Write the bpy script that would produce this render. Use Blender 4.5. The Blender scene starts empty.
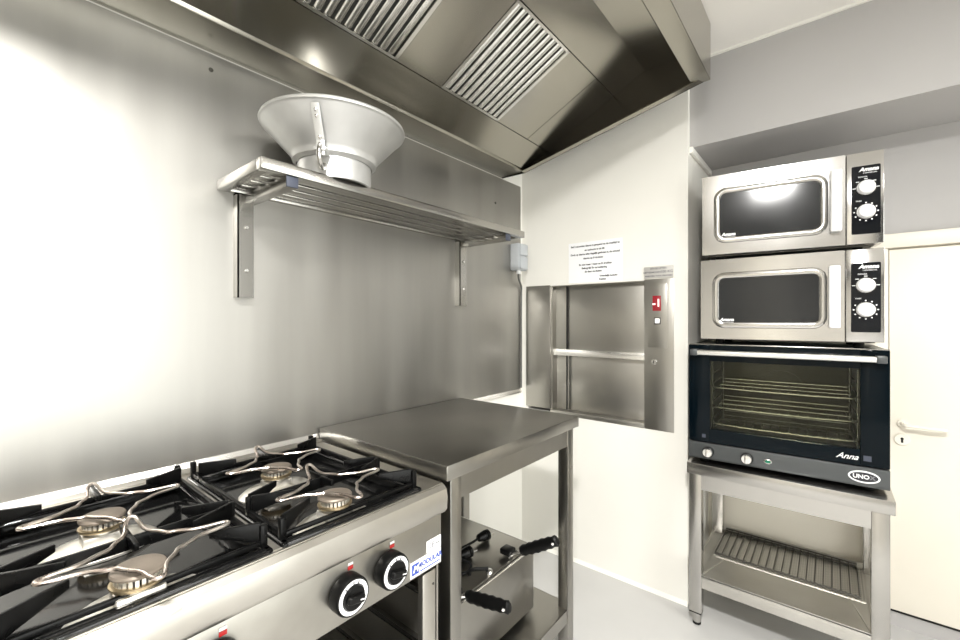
import bpy, bmesh, math, random
from mathutils import Vector, Matrix
random.seed(7)
PI = math.pi
SC = bpy.context.scene
COL = SC.collection

# ------------------------------------------------------------------ materials
def nt(name):
    m = bpy.data.materials.new(name); m.use_nodes = True
    t = m.node_tree
    return m, t, t.nodes['Principled BSDF']

def mat(name, col, rough=.5, metal=0., spec=.5, coat=0., coat_rough=.05, emit=None, estr=0.):
    m, t, b = nt(name)
    b.inputs['Base Color'].default_value = (*col, 1)
    b.inputs['Roughness'].default_value = rough
    b.inputs['Metallic'].default_value = metal
    b.inputs['Specular IOR Level'].default_value = spec
    b.inputs['Coat Weight'].default_value = coat
    b.inputs['Coat Roughness'].default_value = coat_rough
    if emit:
        b.inputs['Emission Color'].default_value = (*emit, 1)
        b.inputs['Emission Strength'].default_value = estr
    return m

def varied(name, c1, c2, rough, rvar, metal, scale, stretch=(1, 1, 1), bump=0., detail=4., spec=.5, aniso=0.):
    """colour and roughness vary with a stretched object-space noise (wear, brushing, smudges)"""
    m, t, b = nt(name)
    N, L = t.nodes, t.links
    tc = N.new('ShaderNodeTexCoord'); mp = N.new('ShaderNodeMapping')
    mp.inputs['Scale'].default_value = stretch
    L.new(tc.outputs['Object'], mp.inputs['Vector'])
    nz = N.new('ShaderNodeTexNoise'); nz.inputs['Scale'].default_value = scale; nz.inputs['Detail'].default_value = detail
    L.new(mp.outputs['Vector'], nz.inputs['Vector'])
    cr = N.new('ShaderNodeValToRGB')
    cr.color_ramp.elements[0].position = .3; cr.color_ramp.elements[0].color = (*c1, 1)
    cr.color_ramp.elements[1].position = .7; cr.color_ramp.elements[1].color = (*c2, 1)
    L.new(nz.outputs['Fac'], cr.inputs['Fac']); L.new(cr.outputs['Color'], b.inputs['Base Color'])
    mr = N.new('ShaderNodeMapRange')
    mr.inputs['From Min'].default_value = .25; mr.inputs['From Max'].default_value = .75
    mr.inputs['To Min'].default_value = rough - rvar; mr.inputs['To Max'].default_value = rough + rvar
    L.new(nz.outputs['Fac'], mr.inputs['Value']); L.new(mr.outputs['Result'], b.inputs['Roughness'])
    b.inputs['Metallic'].default_value = metal
    b.inputs['Specular IOR Level'].default_value = spec
    b.inputs['Anisotropic'].default_value = aniso
    if bump:
        bp = N.new('ShaderNodeBump'); bp.inputs['Strength'].default_value = bump; bp.inputs['Distance'].default_value = .002
        L.new(nz.outputs['Fac'], bp.inputs['Height']); L.new(bp.outputs['Normal'], b.inputs['Normal'])
    return m

def clear_glass(name, tint, refl=.9, ior=1.5):
    m = bpy.data.materials.new(name); m.use_nodes = True
    t = m.node_tree; N, L = t.nodes, t.links
    N.remove(N['Principled BSDF'])
    tr = N.new('ShaderNodeBsdfTransparent'); tr.inputs['Color'].default_value = (*tint, 1)
    gl = N.new('ShaderNodeBsdfGlossy'); gl.inputs['Roughness'].default_value = .02; gl.inputs['Color'].default_value = (refl, refl, refl, 1)
    fr = N.new('ShaderNodeFresnel'); fr.inputs['IOR'].default_value = ior
    mx = N.new('ShaderNodeMixShader')
    L.new(fr.outputs['Fac'], mx.inputs['Fac']); L.new(tr.outputs[0], mx.inputs[1]); L.new(gl.outputs[0], mx.inputs[2])
    L.new(mx.outputs[0], N['Material Output'].inputs['Surface'])
    return m

M = {}
M['steel'] = varied('brushed_steel', (.46, .45, .43), (.50, .488, .468), .25, .025, 1, 3)
M['steel_shelf'] = varied('shelf_steel', (.36, .35, .325), (.42, .41, .385), .25, .03, 1, 3)
M['steel_tray'] = varied('tray_steel', (.60, .585, .545), (.68, .665, .63), .40, .06, 1, 5)
M['steel_table'] = varied('table_steel', (.29, .28, .258), (.35, .338, .312), .30, .04, 1, 4)
M['steel_wall'] = varied('wall_steel', (.33, .322, .302), (.40, .39, .367), .42, .08, 1, 1.6, (4.5, 1, .45), detail=6.)
M['steel_hood'] = varied('hood_steel', (.36, .345, .30), (.41, .392, .345), .22, .03, 1, 2)
M['end_steel'] = varied('dark_end_steel', (.045, .042, .036), (.065, .06, .052), .24, .04, 1, 3)  # hood end plates, near black, far darker than the hood steel
M['steel_filter'] = varied('filter_steel', (.62, .61, .58), (.72, .71, .68), .22, .05, 1, 8)
M['steel_lift'] = varied('lift_steel', (.37, .358, .33), (.43, .418, .39), .34, .05, 1, 4, (1, 1, .4))
M['steel_panel'] = varied('range_panel_steel', (.36, .345, .31), (.43, .415, .38), .36, .06, 1, 11)
M['steel_bright'] = mat('bright_steel', (.78, .77, .75), .24, 1)
M['steel_front'] = varied('range_front_steel', (.48, .46, .42), (.54, .52, .48), .36, .05, 1, 7)
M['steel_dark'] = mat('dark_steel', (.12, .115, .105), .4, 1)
M['mw_steel'] = varied('microwave_steel', (.52, .51, .495), (.56, .55, .535), .15, .015, 1, 3)
M['rod'] = varied('heat_tinted_rod', (.52, .43, .39), (.66, .62, .57), .28, .06, 1, 14)
M['alu'] = varied('worn_aluminium', (.46, .46, .45), (.66, .66, .65), .40, .08, .8, 5)
M['burner_alu'] = varied('burner_aluminium', (.55, .52, .46), (.78, .76, .71), .38, .08, .8, 18)
M['burner_cap'] = varied('scorched_burner_cap', (.13, .108, .085), (.22, .185, .15), .5, .08, .5, 20)
M['brass'] = mat('dull_brass', (.42, .34, .22), .4, 1)
M['enamel'] = varied('black_enamel', (.003, .003, .003), (.006, .006, .006), .09, .03, 0, 10, spec=.4)
M['iron'] = varied('cast_iron_black', (.002, .002, .002), (.004, .004, .004), .30, .06, 0, 30, spec=.13)
M['black'] = mat('black_plastic', (.003, .003, .003), .35, spec=.2)
M['rubber'] = mat('black_rubber', (.005, .005, .005), .6, spec=.2)
M['void'] = mat('dark_gap', (.006, .006, .005), .8)
M['white_wall'] = varied('cream_wall_paint', (.80, .785, .735), (.82, .805, .755), .55, .05, 0, 3)
M['cream_door'] = varied('cream_door_paint', (.79, .75, .66), (.81, .77, .68), .42, .04, 0, 2)
M['grey_wall'] = varied('grey_wall_paint', (.42, .41, .405), (.44, .43, .425), .6, .05, 0, 3)
M['ceiling'] = varied('ceiling_paint', (.78, .755, .72), (.80, .775, .74), .7, .03, 0, 2)
M['floor'] = varied('grey_floor_coating', (.50, .495, .485), (.54, .535, .525), .38, .05, 0, 3)
M['back_wall'] = varied('room_wall_paint', (.22, .215, .205), (.24, .235, .225), .6, .05, 0, 2)
M['left_wall'] = varied('left_wall_paint', (.50, .48, .44), (.53, .51, .47), .6, .05, 0, 2)
M['white_plastic'] = mat('white_plastic', (.80, .80, .80), .35)
M['grey_plastic'] = mat('grey_plastic', (.42, .44, .46), .45)
M['cap_plastic'] = mat('blue_grey_plastic', (.045, .052, .075), .5)
M['paper'] = mat('white_paper', (.86, .865, .88), .7)
M['ink'] = mat('black_ink', (.02, .02, .025), .7)
M['ink_blue'] = mat('blue_ink', (.03, .06, .30), .6)
M['ink_grey'] = mat('grey_ink', (.16, .16, .17), .7)
M['white_ink'] = mat('white_print', (.82, .82, .82), .5)
M['red_enamel'] = mat('red_mark', (.33, .012, .012), .4)
M['navy_glass'] = mat('navy_glass', (.0015, .004, .0062), .06, 0, .12)
M['oven_panel'] = mat('oven_panel_grey', (.075, .08, .082), .38, .4)
M['clear_glass'] = clear_glass('clear_glass', (.97, .98, .97))
M['oven_glass'] = clear_glass('oven_window_glass', (.84, .85, .78), ior=1.27)
M['mw_glass'] = varied('microwave_window', (.012, .013, .014), (.02, .021, .022), .12, .03, .1, 3, spec=.4)
M['mw_panel'] = mat('microwave_control_black', (.004, .005, .007), .10, spec=.25)
M['cavity'] = mat('oven_cavity_steel', (.05, .046, .034), .4, .5)
M['plate'] = mat('light_name_plate', (.50, .485, .46), .5, .2)
M['red_led'] = mat('red_display', (.16, .005, .01), .4, emit=(1, .03, .06), estr=.14)
M['lit_digit'] = mat('lit_digit', (.9, .7, .7), .4, emit=(1, .55, .58), estr=.8)
M['green_led'] = mat('green_lamp', (.01, .10, .06), .2, emit=(.03, .5, .25), estr=.12)
M['lit_button'] = mat('lit_button', (.85, .85, .83), .4, emit=(1, 1, 1), estr=.5)
M['cable'] = mat('grey_cable', (.10, .10, .095), .45)

def mesh_plate_material():
    """perforated sheet: dark round holes in a diamond grid on steel"""
    m, t, b = nt('perforated_sheet')
    N, L = t.nodes, t.links
    tc = N.new('ShaderNodeTexCoord'); mp = N.new('ShaderNodeMapping')
    mp.inputs['Rotation'].default_value = (0, 0, PI / 4); mp.inputs['Scale'].default_value = (95, 95, 95)
    L.new(tc.outputs['Object'], mp.inputs['Vector'])
    vo = N.new('ShaderNodeTexVoronoi'); vo.inputs['Scale'].default_value = 1; vo.inputs['Randomness'].default_value = 0
    vo.voronoi_dimensions = '2D'
    L.new(mp.outputs['Vector'], vo.inputs['Vector'])
    cr = N.new('ShaderNodeValToRGB')
    cr.color_ramp.elements[0].position = .30; cr.color_ramp.elements[0].color = (.05, .05, .045, 1)
    cr.color_ramp.elements[1].position = .36; cr.color_ramp.elements[1].color = (.72, .70, .65, 1)
    L.new(vo.outputs['Distance'], cr.inputs['Fac']); L.new(cr.outputs['Color'], b.inputs['Base Color'])
    b.inputs['Metallic'].default_value = .9; b.inputs['Roughness'].default_value = .38
    return m
M['perforated'] = mesh_plate_material()

# ------------------------------------------------------------------ mesh builder
class MB:
    def __init__(self):
        self.bm = bmesh.new(); self.mats = []; self.mi = 0
    def use(self, m):
        m = M[m] if isinstance(m, str) else m
        if m not in self.mats: self.mats.append(m)
        self.mi = self.mats.index(m); return self
    def _merge(self, b2, mx=None):
        if mx is not None: bmesh.ops.transform(b2, matrix=mx, verts=b2.verts)
        vm = {v: self.bm.verts.new(v.co) for v in b2.verts}
        for f in b2.faces:
            try: nf = self.bm.faces.new([vm[v] for v in f.verts])
            except ValueError: continue
            nf.material_index = self.mi
        b2.free(); return self
    def box(self, x0, x1, y0, y1, z0, z1, bev=0., seg=2, mx=None):
        b = bmesh.new()
        bmesh.ops.create_cube(b, size=1, matrix=Matrix.Translation(((x0+x1)/2, (y0+y1)/2, (z0+z1)/2)) @ Matrix.Diagonal((abs(x1-x0), abs(y1-y0), abs(z1-z0), 1)))
        if bev:
            bmesh.ops.bevel(b, geom=list(b.edges), offset=bev, segments=seg, profile=.5, affect='EDGES', clamp_overlap=True)
        return self._merge(b, mx)
    def prism(self, pts, axis, a0, a1, bev=0., seg=2, mx=None):
        """polygon pts in the two other axes (cyclic order), extruded along axis"""
        def co(p, a):
            return {'x': (a, p[0], p[1]), 'y': (p[0], a, p[1]), 'z': (p[0], p[1], a)}[axis]
        b = bmesh.new()
        v0 = [b.verts.new(co(p, a0)) for p in pts]; v1 = [b.verts.new(co(p, a1)) for p in pts]
        n = len(pts)
        b.faces.new(v0); b.faces.new(v1)
        for i in range(n): b.faces.new((v0[i], v0[(i+1) % n], v1[(i+1) % n], v1[i]))
        bmesh.ops.recalc_face_normals(b, faces=b.faces)
        if bev: bmesh.ops.bevel(b, geom=list(b.edges), offset=bev, segments=seg, profile=.5, affect='EDGES', clamp_overlap=True)
        return self._merge(b, mx)
    def lathe(self, prof, c=(0, 0, 0), n=40, mx=None, sx=1., sy=1.):
        """profile (r, z) revolved about z at c"""
        b = bmesh.new(); rings = []
        for r, z in prof:
            if r < 1e-6: rings.append([b.verts.new((c[0], c[1], c[2]+z))])
            else: rings.append([b.verts.new((c[0]+sx*r*math.cos(2*PI*i/n), c[1]+sy*r*math.sin(2*PI*i/n), c[2]+z)) for i in range(n)])
        for a, d in zip(rings, rings[1:]):
            for i in range(n):
                j = (i+1) % n
                if len(a) == 1 and len(d) == 1: continue
                if len(a) == 1: b.faces.new((a[0], d[i], d[j]))
                elif len(d) == 1: b.faces.new((a[i], d[0], a[j]))
                else: b.faces.new((a[i], a[j], d[j], d[i]))
        bmesh.ops.recalc_face_normals(b, faces=b.faces)
        return self._merge(b, mx)
    def cyl(self, p0, p1, r, n=20, r1=None, bev=0.):
        p0, p1 = Vector(p0), Vector(p1); d = p1 - p0; h = d.length
        r1 = r if r1 is None else r1
        prof = [(0, 0), (r-bev, 0), (r, bev), (r1, h-bev), (r1-bev, h), (0, h)] if bev else [(0, 0), (r, 0), (r1, h), (0, h)]
        mx = Matrix.Translation(p0) @ d.to_track_quat('Z', 'Y').to_matrix().to_4x4()
        return self.lathe(prof, n=n, mx=mx)
    def tube(self, pts, r, n=8, closed=False, smooth=0, flat=None):
        pts = [Vector(p) for p in pts]
        for _ in range(smooth):
            q = []
            m = len(pts)
            rng = range(m) if closed else range(m-1)
            if not closed: q.append(pts[0])
            for i in rng:
                a, c = pts[i], pts[(i+1) % m]
                q += [a*.75+c*.25, a*.25+c*.75]
            if not closed: q.append(pts[-1])
            pts = q
        m = len(pts); b = bmesh.new(); rings = []
        up = None
        for i, p in enumerate(pts):
            if closed: t = pts[(i+1) % m] - pts[i-1]
            else: t = pts[min(i+1, m-1)] - pts[max(i-1, 0)]
            t.normalize()
            if up is None:
                up = Vector((0, 0, 1)) if abs(t.z) < .9 else Vector((1, 0, 0))
            u = up - t*up.dot(t); u.normalize(); w = t.cross(u); up = u
            fa, fb = (r, r) if flat is None else flat
            rings.append([b.verts.new(p + u*(fa*math.cos(2*PI*k/n)) + w*(fb*math.sin(2*PI*k/n))) for k in range(n)])
        rr = list(zip(rings, rings[1:])) + ([(rings[-1], rings[0])] if closed else [])
        for a, c in rr:
            for k in range(n): b.faces.new((a[k], a[(k+1) % n], c[(k+1) % n], c[k]))
        if not closed: b.faces.new(rings[0]); b.faces.new(rings[-1])
        bmesh.ops.recalc_face_normals(b, faces=b.faces)
        return self._merge(b)
    def sheet(self, pts, thick, axis_vec):
        """planar polygon given in 3-D, given a thickness along axis_vec"""
        b = bmesh.new(); a = Vector(axis_vec).normalized()*thick
        v0 = [b.verts.new(p) for p in pts]; v1 = [b.verts.new(Vector(p)+a) for p in pts]
        n = len(pts); b.faces.new(v0); b.faces.new(v1)
        for i in range(n): b.faces.new((v0[i], v0[(i+1) % n], v1[(i+1) % n], v1[i]))
        bmesh.ops.recalc_face_normals(b, faces=b.faces)
        return self._merge(b)
    def text(self, s, size, mx, shear=0., align='CENTER', bold=0., extrude=.0003):
        cu = bpy.data.curves.new('tmp_text', 'FONT'); cu.body = s; cu.size = size; cu.shear = shear
        cu.align_x = align; cu.align_y = 'CENTER'; cu.extrude = extrude; cu.offset = bold; cu.resolution_u = 3
        o = bpy.data.objects.new('tmp_text', cu); COL.objects.link(o)
        dg = bpy.context.evaluated_depsgraph_get()
        me = bpy.data.meshes.new_from_object(o.evaluated_get(dg))
        b = bmesh.new(); b.from_mesh(me)
        bpy.data.objects.remove(o); bpy.data.meshes.remove(me); bpy.data.curves.remove(cu)
        return self._merge(b, mx)

def face_mx(p, right, up=(0, 0, 1)):
    r = Vector(right).normalized(); u = Vector(up).normalized(); n = r.cross(u)
    return Matrix(((r.x, u.x, n.x, p[0]), (r.y, u.y, n.y, p[1]), (r.z, u.z, n.z, p[2]), (0, 0, 0, 1)))

def obj(name, mb, m=None, parent=None, kind=None, label=None, world=True, smooth=35):
    if m is not None and not mb.mats: mb.use(m)
    me = bpy.data.meshes.new(name)
    if parent is not None and world:
        r = parent
        while r.parent is not None: r = r.parent
        mw = Matrix.Translation(r.location) @ r.rotation_euler.to_matrix().to_4x4()
        bmesh.ops.transform(mb.bm, matrix=mw.inverted(), verts=mb.bm.verts)
    mb.bm.to_mesh(me); mb.bm.free()
    for mm in mb.mats: me.materials.append(mm)
    if smooth:
        me.polygons.foreach_set('use_smooth', [True]*len(me.polygons))
        me.set_sharp_from_angle(angle=math.radians(smooth))
    o = bpy.data.objects.new(name, me); COL.objects.link(o)
    if parent is not None: o.parent = parent
    if kind: o['kind'] = kind
    if label: o['label'] = label
    return o

def S(m): return MB().use(m)

def thing(name, label, cat, loc=(0, 0, 0), rotz=0., group=None):
    o = bpy.data.objects.new(name, None); COL.objects.link(o)
    o.empty_display_size = .05
    o.location = loc; o.rotation_euler = (0, 0, rotz); o['label'] = label; o['category'] = cat
    if group: o['group'] = group
    return o

def tag(o, label, cat, group=None):
    o['label'] = label; o['category'] = cat
    if group: o['group'] = group
    return o

def dup(root, loc, label, rotz=None):
    r = root.copy(); COL.objects.link(r); r.location = loc; r['label'] = label
    if rotz is not None: r.rotation_euler = (0, 0, rotz)
    for ch in list(root.children):
        c = ch.copy(); COL.objects.link(c); c.parent = r
        for g in list(ch.children):
            d = g.copy(); COL.objects.link(d); d.parent = c
    return r

# ------------------------------------------------------------------ measures
YW = 1.352      # face of the wall behind the range
XW = 2.015      # face of the wall with the service lift
XN = 2.42       # back of the niche with the ovens
YN = .481       # side of that niche
ZC = 2.392      # ceiling
XL, YF = -2.0, -2.4   # walls behind the viewer

# ------------------------------------------------------------------ the setting
obj('floor', S('floor').box(XL, XN+.1, YF, YW+.1, -.06, 0), kind='structure')
obj('ceiling', S('ceiling').box(XL, XN+.1, YF, YW+.1, ZC, ZC+.06), kind='structure')
obj('wall_back', S('white_wall').box(XL, XN+.1, YW, YW+.1, 0, ZC), kind='structure')
w = S('white_wall')                                     # wall with a rectangular hole for the lift
w.box(XW, XN+.1, 1.318, YW, 0, ZC).box(XW, XN+.1, YN, .543, 0, ZC)
w.box(XW, XN+.1, .543, 1.318, 0, .752).box(XW, XN+.1, .543, 1.318, 1.434, ZC).box(XW+.16, XN+.1, .543, 1.318, .752, 1.434)
obj('wall_right', w, kind='structure')
n = S('grey_wall').box(XN, XN+.1, YF, YN, 1.597, ZC).box(XN, XN+.1, YF, YN, 0, .068)
n.use('cream_door').box(XN, XN+.1, YF, YN, .068, 1.597)
obj('wall_niche', n, kind='structure')
obj('beam', S('grey_wall').box(2.045, XN, YF, YN, 2.012, ZC), kind='structure')
obj('trim_1', S('white_wall').box(2.03, XN, YN-.016, YN, 1.985, 2.012, .003), kind='structure')
obj('trim_2', S('white_wall').box(2.05, XN, YF, YN, ZC-.014, ZC).box(2.035, 2.045, YF, YN, ZC-.010, ZC), kind='structure')
obj('wall_left', S('left_wall').box(XL-.1, XL, YF, YW, 0, ZC), kind='structure')
WX0, WX1, WZ0, WZ1 = -1.75, 1.62, .04, 2.18      # unseen tall glazing added behind the viewer, sized to whiten the steel wall
wf = S('back_wall').box(XL-.1, WX0, YF-.1, YF, 0, ZC).box(WX1, XN+.1, YF-.1, YF, 0, ZC)
wf.box(WX0, WX1, YF-.1, YF, 0, WZ0).box(WX0, WX1, YF-.1, YF, WZ1, ZC)
obj('wall_front', wf, kind='structure')
wn = S('white_plastic').box(WX0, WX0+.05, YF-.08, YF-.02, WZ0, WZ1, .004).box(WX1-.05, WX1, YF-.08, YF-.02, WZ0, WZ1, .004)
wn.box(WX0, WX1, YF-.08, YF-.02, WZ0, WZ0+.05, .004).box(WX0, WX1, YF-.08, YF-.02, WZ1-.05, WZ1, .004).box((WX0+WX1)/2-.03, (WX0+WX1)/2+.03, YF-.08, YF-.02, WZ0, WZ1, .004)
wo = obj('added_window', wn, kind='structure')
obj('window_pane', S('clear_glass').box(WX0+.04, WX1-.04, YF-.055, YF-.047, WZ0+.04, WZ1-.04), parent=wo, world=False)
obj('baseboard_right', S('white_wall').prism([(XW, 0), (XW-.012, 0), (XW-.008, .006), (XW, .016)], 'y', YN, YW), kind='structure')

d2 = obj('reflection_door', S('cream_door').box(XL, XL+.03, -.02, .44, .02, 2.05, .003), kind='structure')  # unseen narrow door, added to reflect as a pale strip in the oven glass
obj('door_handle', S('steel').tube([(XL+.03, .06, 1.05), (XL+.075, .06, 1.05), (XL+.08, .08, 1.05), (XL+.08, .17, 1.05)], .009, 8, smooth=1), parent=d2, world=False)
# the cream door in the niche
d = obj('door_1', S('cream_door').box(XN-.022, XN, -1.02, -.185, .075, 1.535, .003), kind='structure')
obj('door_frame', S('cream_door').box(XN-.03, XN, -1.10, -.10, 1.542, 1.60, .004).box(XN-.03, XN, -.182, -.10, .07, 1.542, .004).box(XN-.03, XN, -1.10, -1.023, .07, 1.542, .004), parent=d, world=False)
h = S('cream_door')
h.cyl((XN-.022, -.222, .835), (XN-.032, -.222, .835), .016, 24, bev=.003)
h.tube([(XN-.03, -.222, .835), (XN-.066, -.222, .835), (XN-.072, -.230, .835), (XN-.072, -.25, .835), (XN-.070, -.325, .833), (XN-.062, -.338, .833)], .0070, 10, smooth=2)
obj('door_handle', h, parent=d, world=False)
k = S('cream_door').cyl((XN-.022, -.222, .770), (XN-.029, -.222, .770), .024, 28, bev=.003)
k.use('void').cyl((XN-.0288, -.222, .774), (XN-.0298, -.222, .774), .005, 14).box(XN-.0298, XN-.0288, -.2255, -.2185, .758, .774)
obj('keyhole_plate', k, parent=d, world=False)
obj('door_gap_shade', S('void').box(XN-.006, XN, -1.10, -.09, .060, .0755), parent=d, world=False)  # dark strip painted in for the shade of the gap below the door

# ------------------------------------------------------------------ steel cladding behind the range
sp = thing('steel_splashback', 'brushed steel sheet cladding the wall behind the gas range and shelf', 'splashback', (.3, YW, .845))
obj('sheet', S('steel_wall').box(-1.9, 1.995, YW-.0045, YW-.0006, .862, 2.000), parent=sp)
obj('bottom_trim', S('steel_bright').prism([(YW-.0006, .842), (YW-.010, .842), (YW-.012, .850), (YW-.006, .864), (YW-.0006, .864)], 'x', -1.9, 1.995), parent=sp)
for x, z in ((.442, 1.955), (1.76, 1.86)):
    obj('screw', S('steel_dark').cyl((x, YW-.003, z), (x, YW-.008, z), .006, 16, bev=.0015), parent=sp)

# ------------------------------------------------------------------ extractor hood
XH0, XH1 = -1.25, 1.822
hood = thing('extractor_hood', 'large stainless steel extractor hood over the range with slatted grease filters', 'extractor hood', (.3, .85, 2.0))
kf = .468
def fz(y): return 2.02 + kf*(1.2-y)
# back gutter
obj('back_gutter', S('steel_hood').prism([(YW-.004, 2.0035), (1.205, 2.005), (1.198, 2.021), (YW-.005, 2.030)], 'x', XH0, XH1, .0015), parent=hood)
# sloping filter plane with openings kept shallow: a plain panel, the filters lie just proud of it
def slope_panel(mb, x0, x1, y0, y1, off=0., th=.004):
    nz = Vector((0, -kf, -1)).normalized()
    pts = [(x0, y0, fz(y0)), (x1, y0, fz(y0)), (x1, y1, fz(y1)), (x0, y1, fz(y1))]
    pts = [Vector(p)+nz*off for p in pts]
    return mb.sheet(pts, th, nz)
obj('lower_panel', slope_panel(S('steel_hood'), XH0, XH1-.004, 1.205, 1.073), parent=hood)
obj('upper_panel', slope_panel(S('steel_hood'), XH0, XH1-.004, .735, .598).box(XH0, XH1-.004, .425, .602, fz(.598)-.005, fz(.598)), parent=hood)
obj('panel_seam', slope_panel(S('void'), XH0, XH1-.004, 1.075, .73, -.004, .002), parent=hood)
FX = [(-.52, -.19), (.012, .342), (.545, .876), (1.078, 1.410)]
prev = XH0
for x0, x1 in FX:
    if x0 > prev: obj('blank_panel', slope_panel(S('steel_hood'), prev+.002, x0-.002, 1.070, .738), parent=hood)
    prev = x1
obj('blank_panel', slope_panel(S('steel_hood'), prev+.002, 1.634, 1.070, .738), parent=hood)
obj('blank_panel', slope_panel(S('steel_hood'), 1.637, XH1-.005, 1.070, .738), parent=hood)
nzv = Vector((0, -kf, -1)).normalized()
tv = Vector((0, -1, kf)).normalized()
for x0, x1 in FX:
    fr = S('steel_filter')
    slope_panel(fr, x0, x0+.012, 1.070, .738, 0, .006); slope_panel(fr, x1-.012, x1, 1.070, .738, 0, .006)
    slope_panel(fr, x0, x1, 1.070, 1.062, 0, .006); slope_panel(fr, x0, x1, .746, .738, 0, .006)
    f = obj('grease_filter', fr, parent=hood)
    sl = S('void'); slope_panel(sl, x0+.002, x1-.002, 1.068, .74, -.02, .003)
    sl.use('steel_filter')
    npitch = 10; pitch = (x1-x0-.02)/npitch
    b0 = Vector((0, 1.061, fz(1.061))); b1 = Vector((0, .747, fz(.747)))
    for i in range(npitch):
        xc = x0+.01+pitch*(i+.5); rr = pitch*.42
        b = bmesh.new(); rings = []
        for p in (b0, b1):
            ring = []
            for q in range(9):
                a = PI*q/8
                ring.append(b.verts.new(Vector((xc, p.y, p.z)) + Vector((1, 0, 0))*(rr*math.cos(a)) + nzv*(rr*.85*math.sin(a)-.008)))
            rings.append(ring)
        for q in range(8): b.faces.new((rings[0][q], rings[0][q+1], rings[1][q+1], rings[1][q]))
        r2 = []
        for ring in rings:
            r2.append([b.verts.new(v.co*1.0 - nzv*.0015 + (Vector((xc, v.co.y, v.co.z))-v.co)*.12) for v in ring])
        for q in range(8): b.faces.new((r2[1][q], r2[1][q+1], r2[0][q+1], r2[0][q]))
        for e in (0, 1):
            for q in range(8): b.faces.new((rings[e][q], rings[e][q+1], r2[e][q+1], r2[e][q]))
        bmesh.ops.recalc_face_normals(b, faces=b.faces)
        sl._merge(b)
    obj('baffle', sl, parent=f)
# end plates (bottom edge rises towards the room) with an inward flange
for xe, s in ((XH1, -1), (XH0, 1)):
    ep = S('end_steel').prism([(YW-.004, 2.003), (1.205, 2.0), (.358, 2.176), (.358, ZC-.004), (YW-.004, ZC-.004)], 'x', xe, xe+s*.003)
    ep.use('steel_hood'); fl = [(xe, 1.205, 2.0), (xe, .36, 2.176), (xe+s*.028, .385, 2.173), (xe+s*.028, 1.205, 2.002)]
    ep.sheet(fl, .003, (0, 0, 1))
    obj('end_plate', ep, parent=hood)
# front: outer face to the ceiling, bottom rim, inner lip
fp = S('steel_hood').box(XH0, XH1, .355, .359, 2.174, ZC-.004)
fp.prism([(.356, 2.172), (.418, 2.172), (.424, 2.180), (.424, 2.235), (.420, 2.235), (.418, 2.180), (.356, 2.176)], 'x', XH0, XH1)
fp.box(XH0, XH1-.004, .419, .428, 2.20, 2.305)
obj('front_panel', fp, parent=hood)
obj('top_panel', S('steel_hood').box(XH0, XH1, .36, YW-.004, ZC-.008, ZC-.004), parent=hood)

# ------------------------------------------------------------------ wall shelf
sh = thing('wall_shelf', 'slatted stainless steel wall shelf on two brackets above the range', 'shelf', (1.04, YW, 1.315))
X0, X1, Y0, Y1, ZT = .457, 1.605, 1.062, YW-.004, 1.648
f = S('steel_shelf')
f.box(X0, X1, Y0, Y0+.028, ZT-.028, ZT, .002).box(X0, X0+.028, Y0+.028, Y1, ZT-.028, ZT, .002)
f.box(X1-.028, X1, Y0+.028, Y1, ZT-.028, ZT, .002).box(X0+.028, X1-.028, Y1-.02, Y1, ZT-.028, ZT, .002)
obj('frame', f, parent=sh)
for i in range(4):
    yc = Y0+.028+.030+i*.0585
    obj('slat', S('steel_shelf').box(X0+.028, X1-.028, yc-.020, yc+.020, ZT-.020, ZT-.004, .002), parent=sh)
for xb in (.538, 1.490):
    b = S('steel_shelf').box(xb-.015, xb+.015, Y0+.012, Y1, ZT-.056, ZT-.029, .002)
    b.box(xb-.0375, xb-.034, YW-.036, YW-.004, 1.315, ZT-.03) if xb < 1 else b.box(xb-.0375, xb-.034, YW-.036, YW-.004, 1.315, ZT-.03)
    b.box(xb-.0375, xb+.006, YW-.036, YW-.032, 1.315, ZT-.03)
    b.box(xb-.0375, xb+.006, YW-.036, YW-.004, ZT-.034, ZT-.030)
    b.box(xb-.034, xb+.006, YW-.032, YW-.004, 1.3155, 1.319)
    br = obj('bracket', b, parent=sh)
    for z in (1.395, 1.52):
        obj('screw', S('steel_bright').cyl((xb-.014, YW-.036, z), (xb-.014, YW-.041, z), .006, 14, bev=.0015), parent=br)
    obj('end_cap', S('cap_plastic').box(xb-.0155, xb+.0155, Y0+.006, Y0+.0125, ZT-.0565, ZT-.0285, .002), parent=br)

# ------------------------------------------------------------------ funnel-shaped strainer on the shelf
fx, fy = .702, 1.138
fm = thing('food_mill', 'large conical metal food mill with strap bracket standing on the wall shelf', 'food mill', (fx, fy, ZT-.004))
zb = ZT-.004
o_prof = [(.106, .058), (.118, .066), (.121, .078), (.126, .084), (.196, .160), (.199, .163), (.203, .165), (.2048, .169), (.203, .173), (.199, .174), (.195, .171), (.193, .164), (.122, .088), (.112, .076), (.104, .070)]
obj('bowl', S('alu').lathe(o_prof, (fx, fy, zb), 72), parent=fm)
obj('base_ring', S('alu').lathe([(.096, 0), (.104, 0), (.104, .060), (.104, .070), (.098, .068), (.098, 0)], (fx, fy, zb), 64), parent=fm)
obj('sieve_plate', S('perforated').lathe([(0, .062), (.103, .062), (.103, .066), (0, .066)], (fx, fy, zb), 40), parent=fm)
ang = math.radians(224)
def fpt(r, z, da=0.): return (fx+r*math.cos(ang)-da*math.sin(ang), fy+r*math.sin(ang)+da*math.cos(ang), zb+z)
b = S('alu')
rm = Matrix.Translation((fx, fy, zb)) @ Matrix.Rotation(ang, 4, 'Z')
b.prism([(.194, .148), (.199, .154), (.150, .080), (.150, .040), (.143, .040), (.143, .080)], 'y', -.011, .011, .001, mx=rm)
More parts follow.
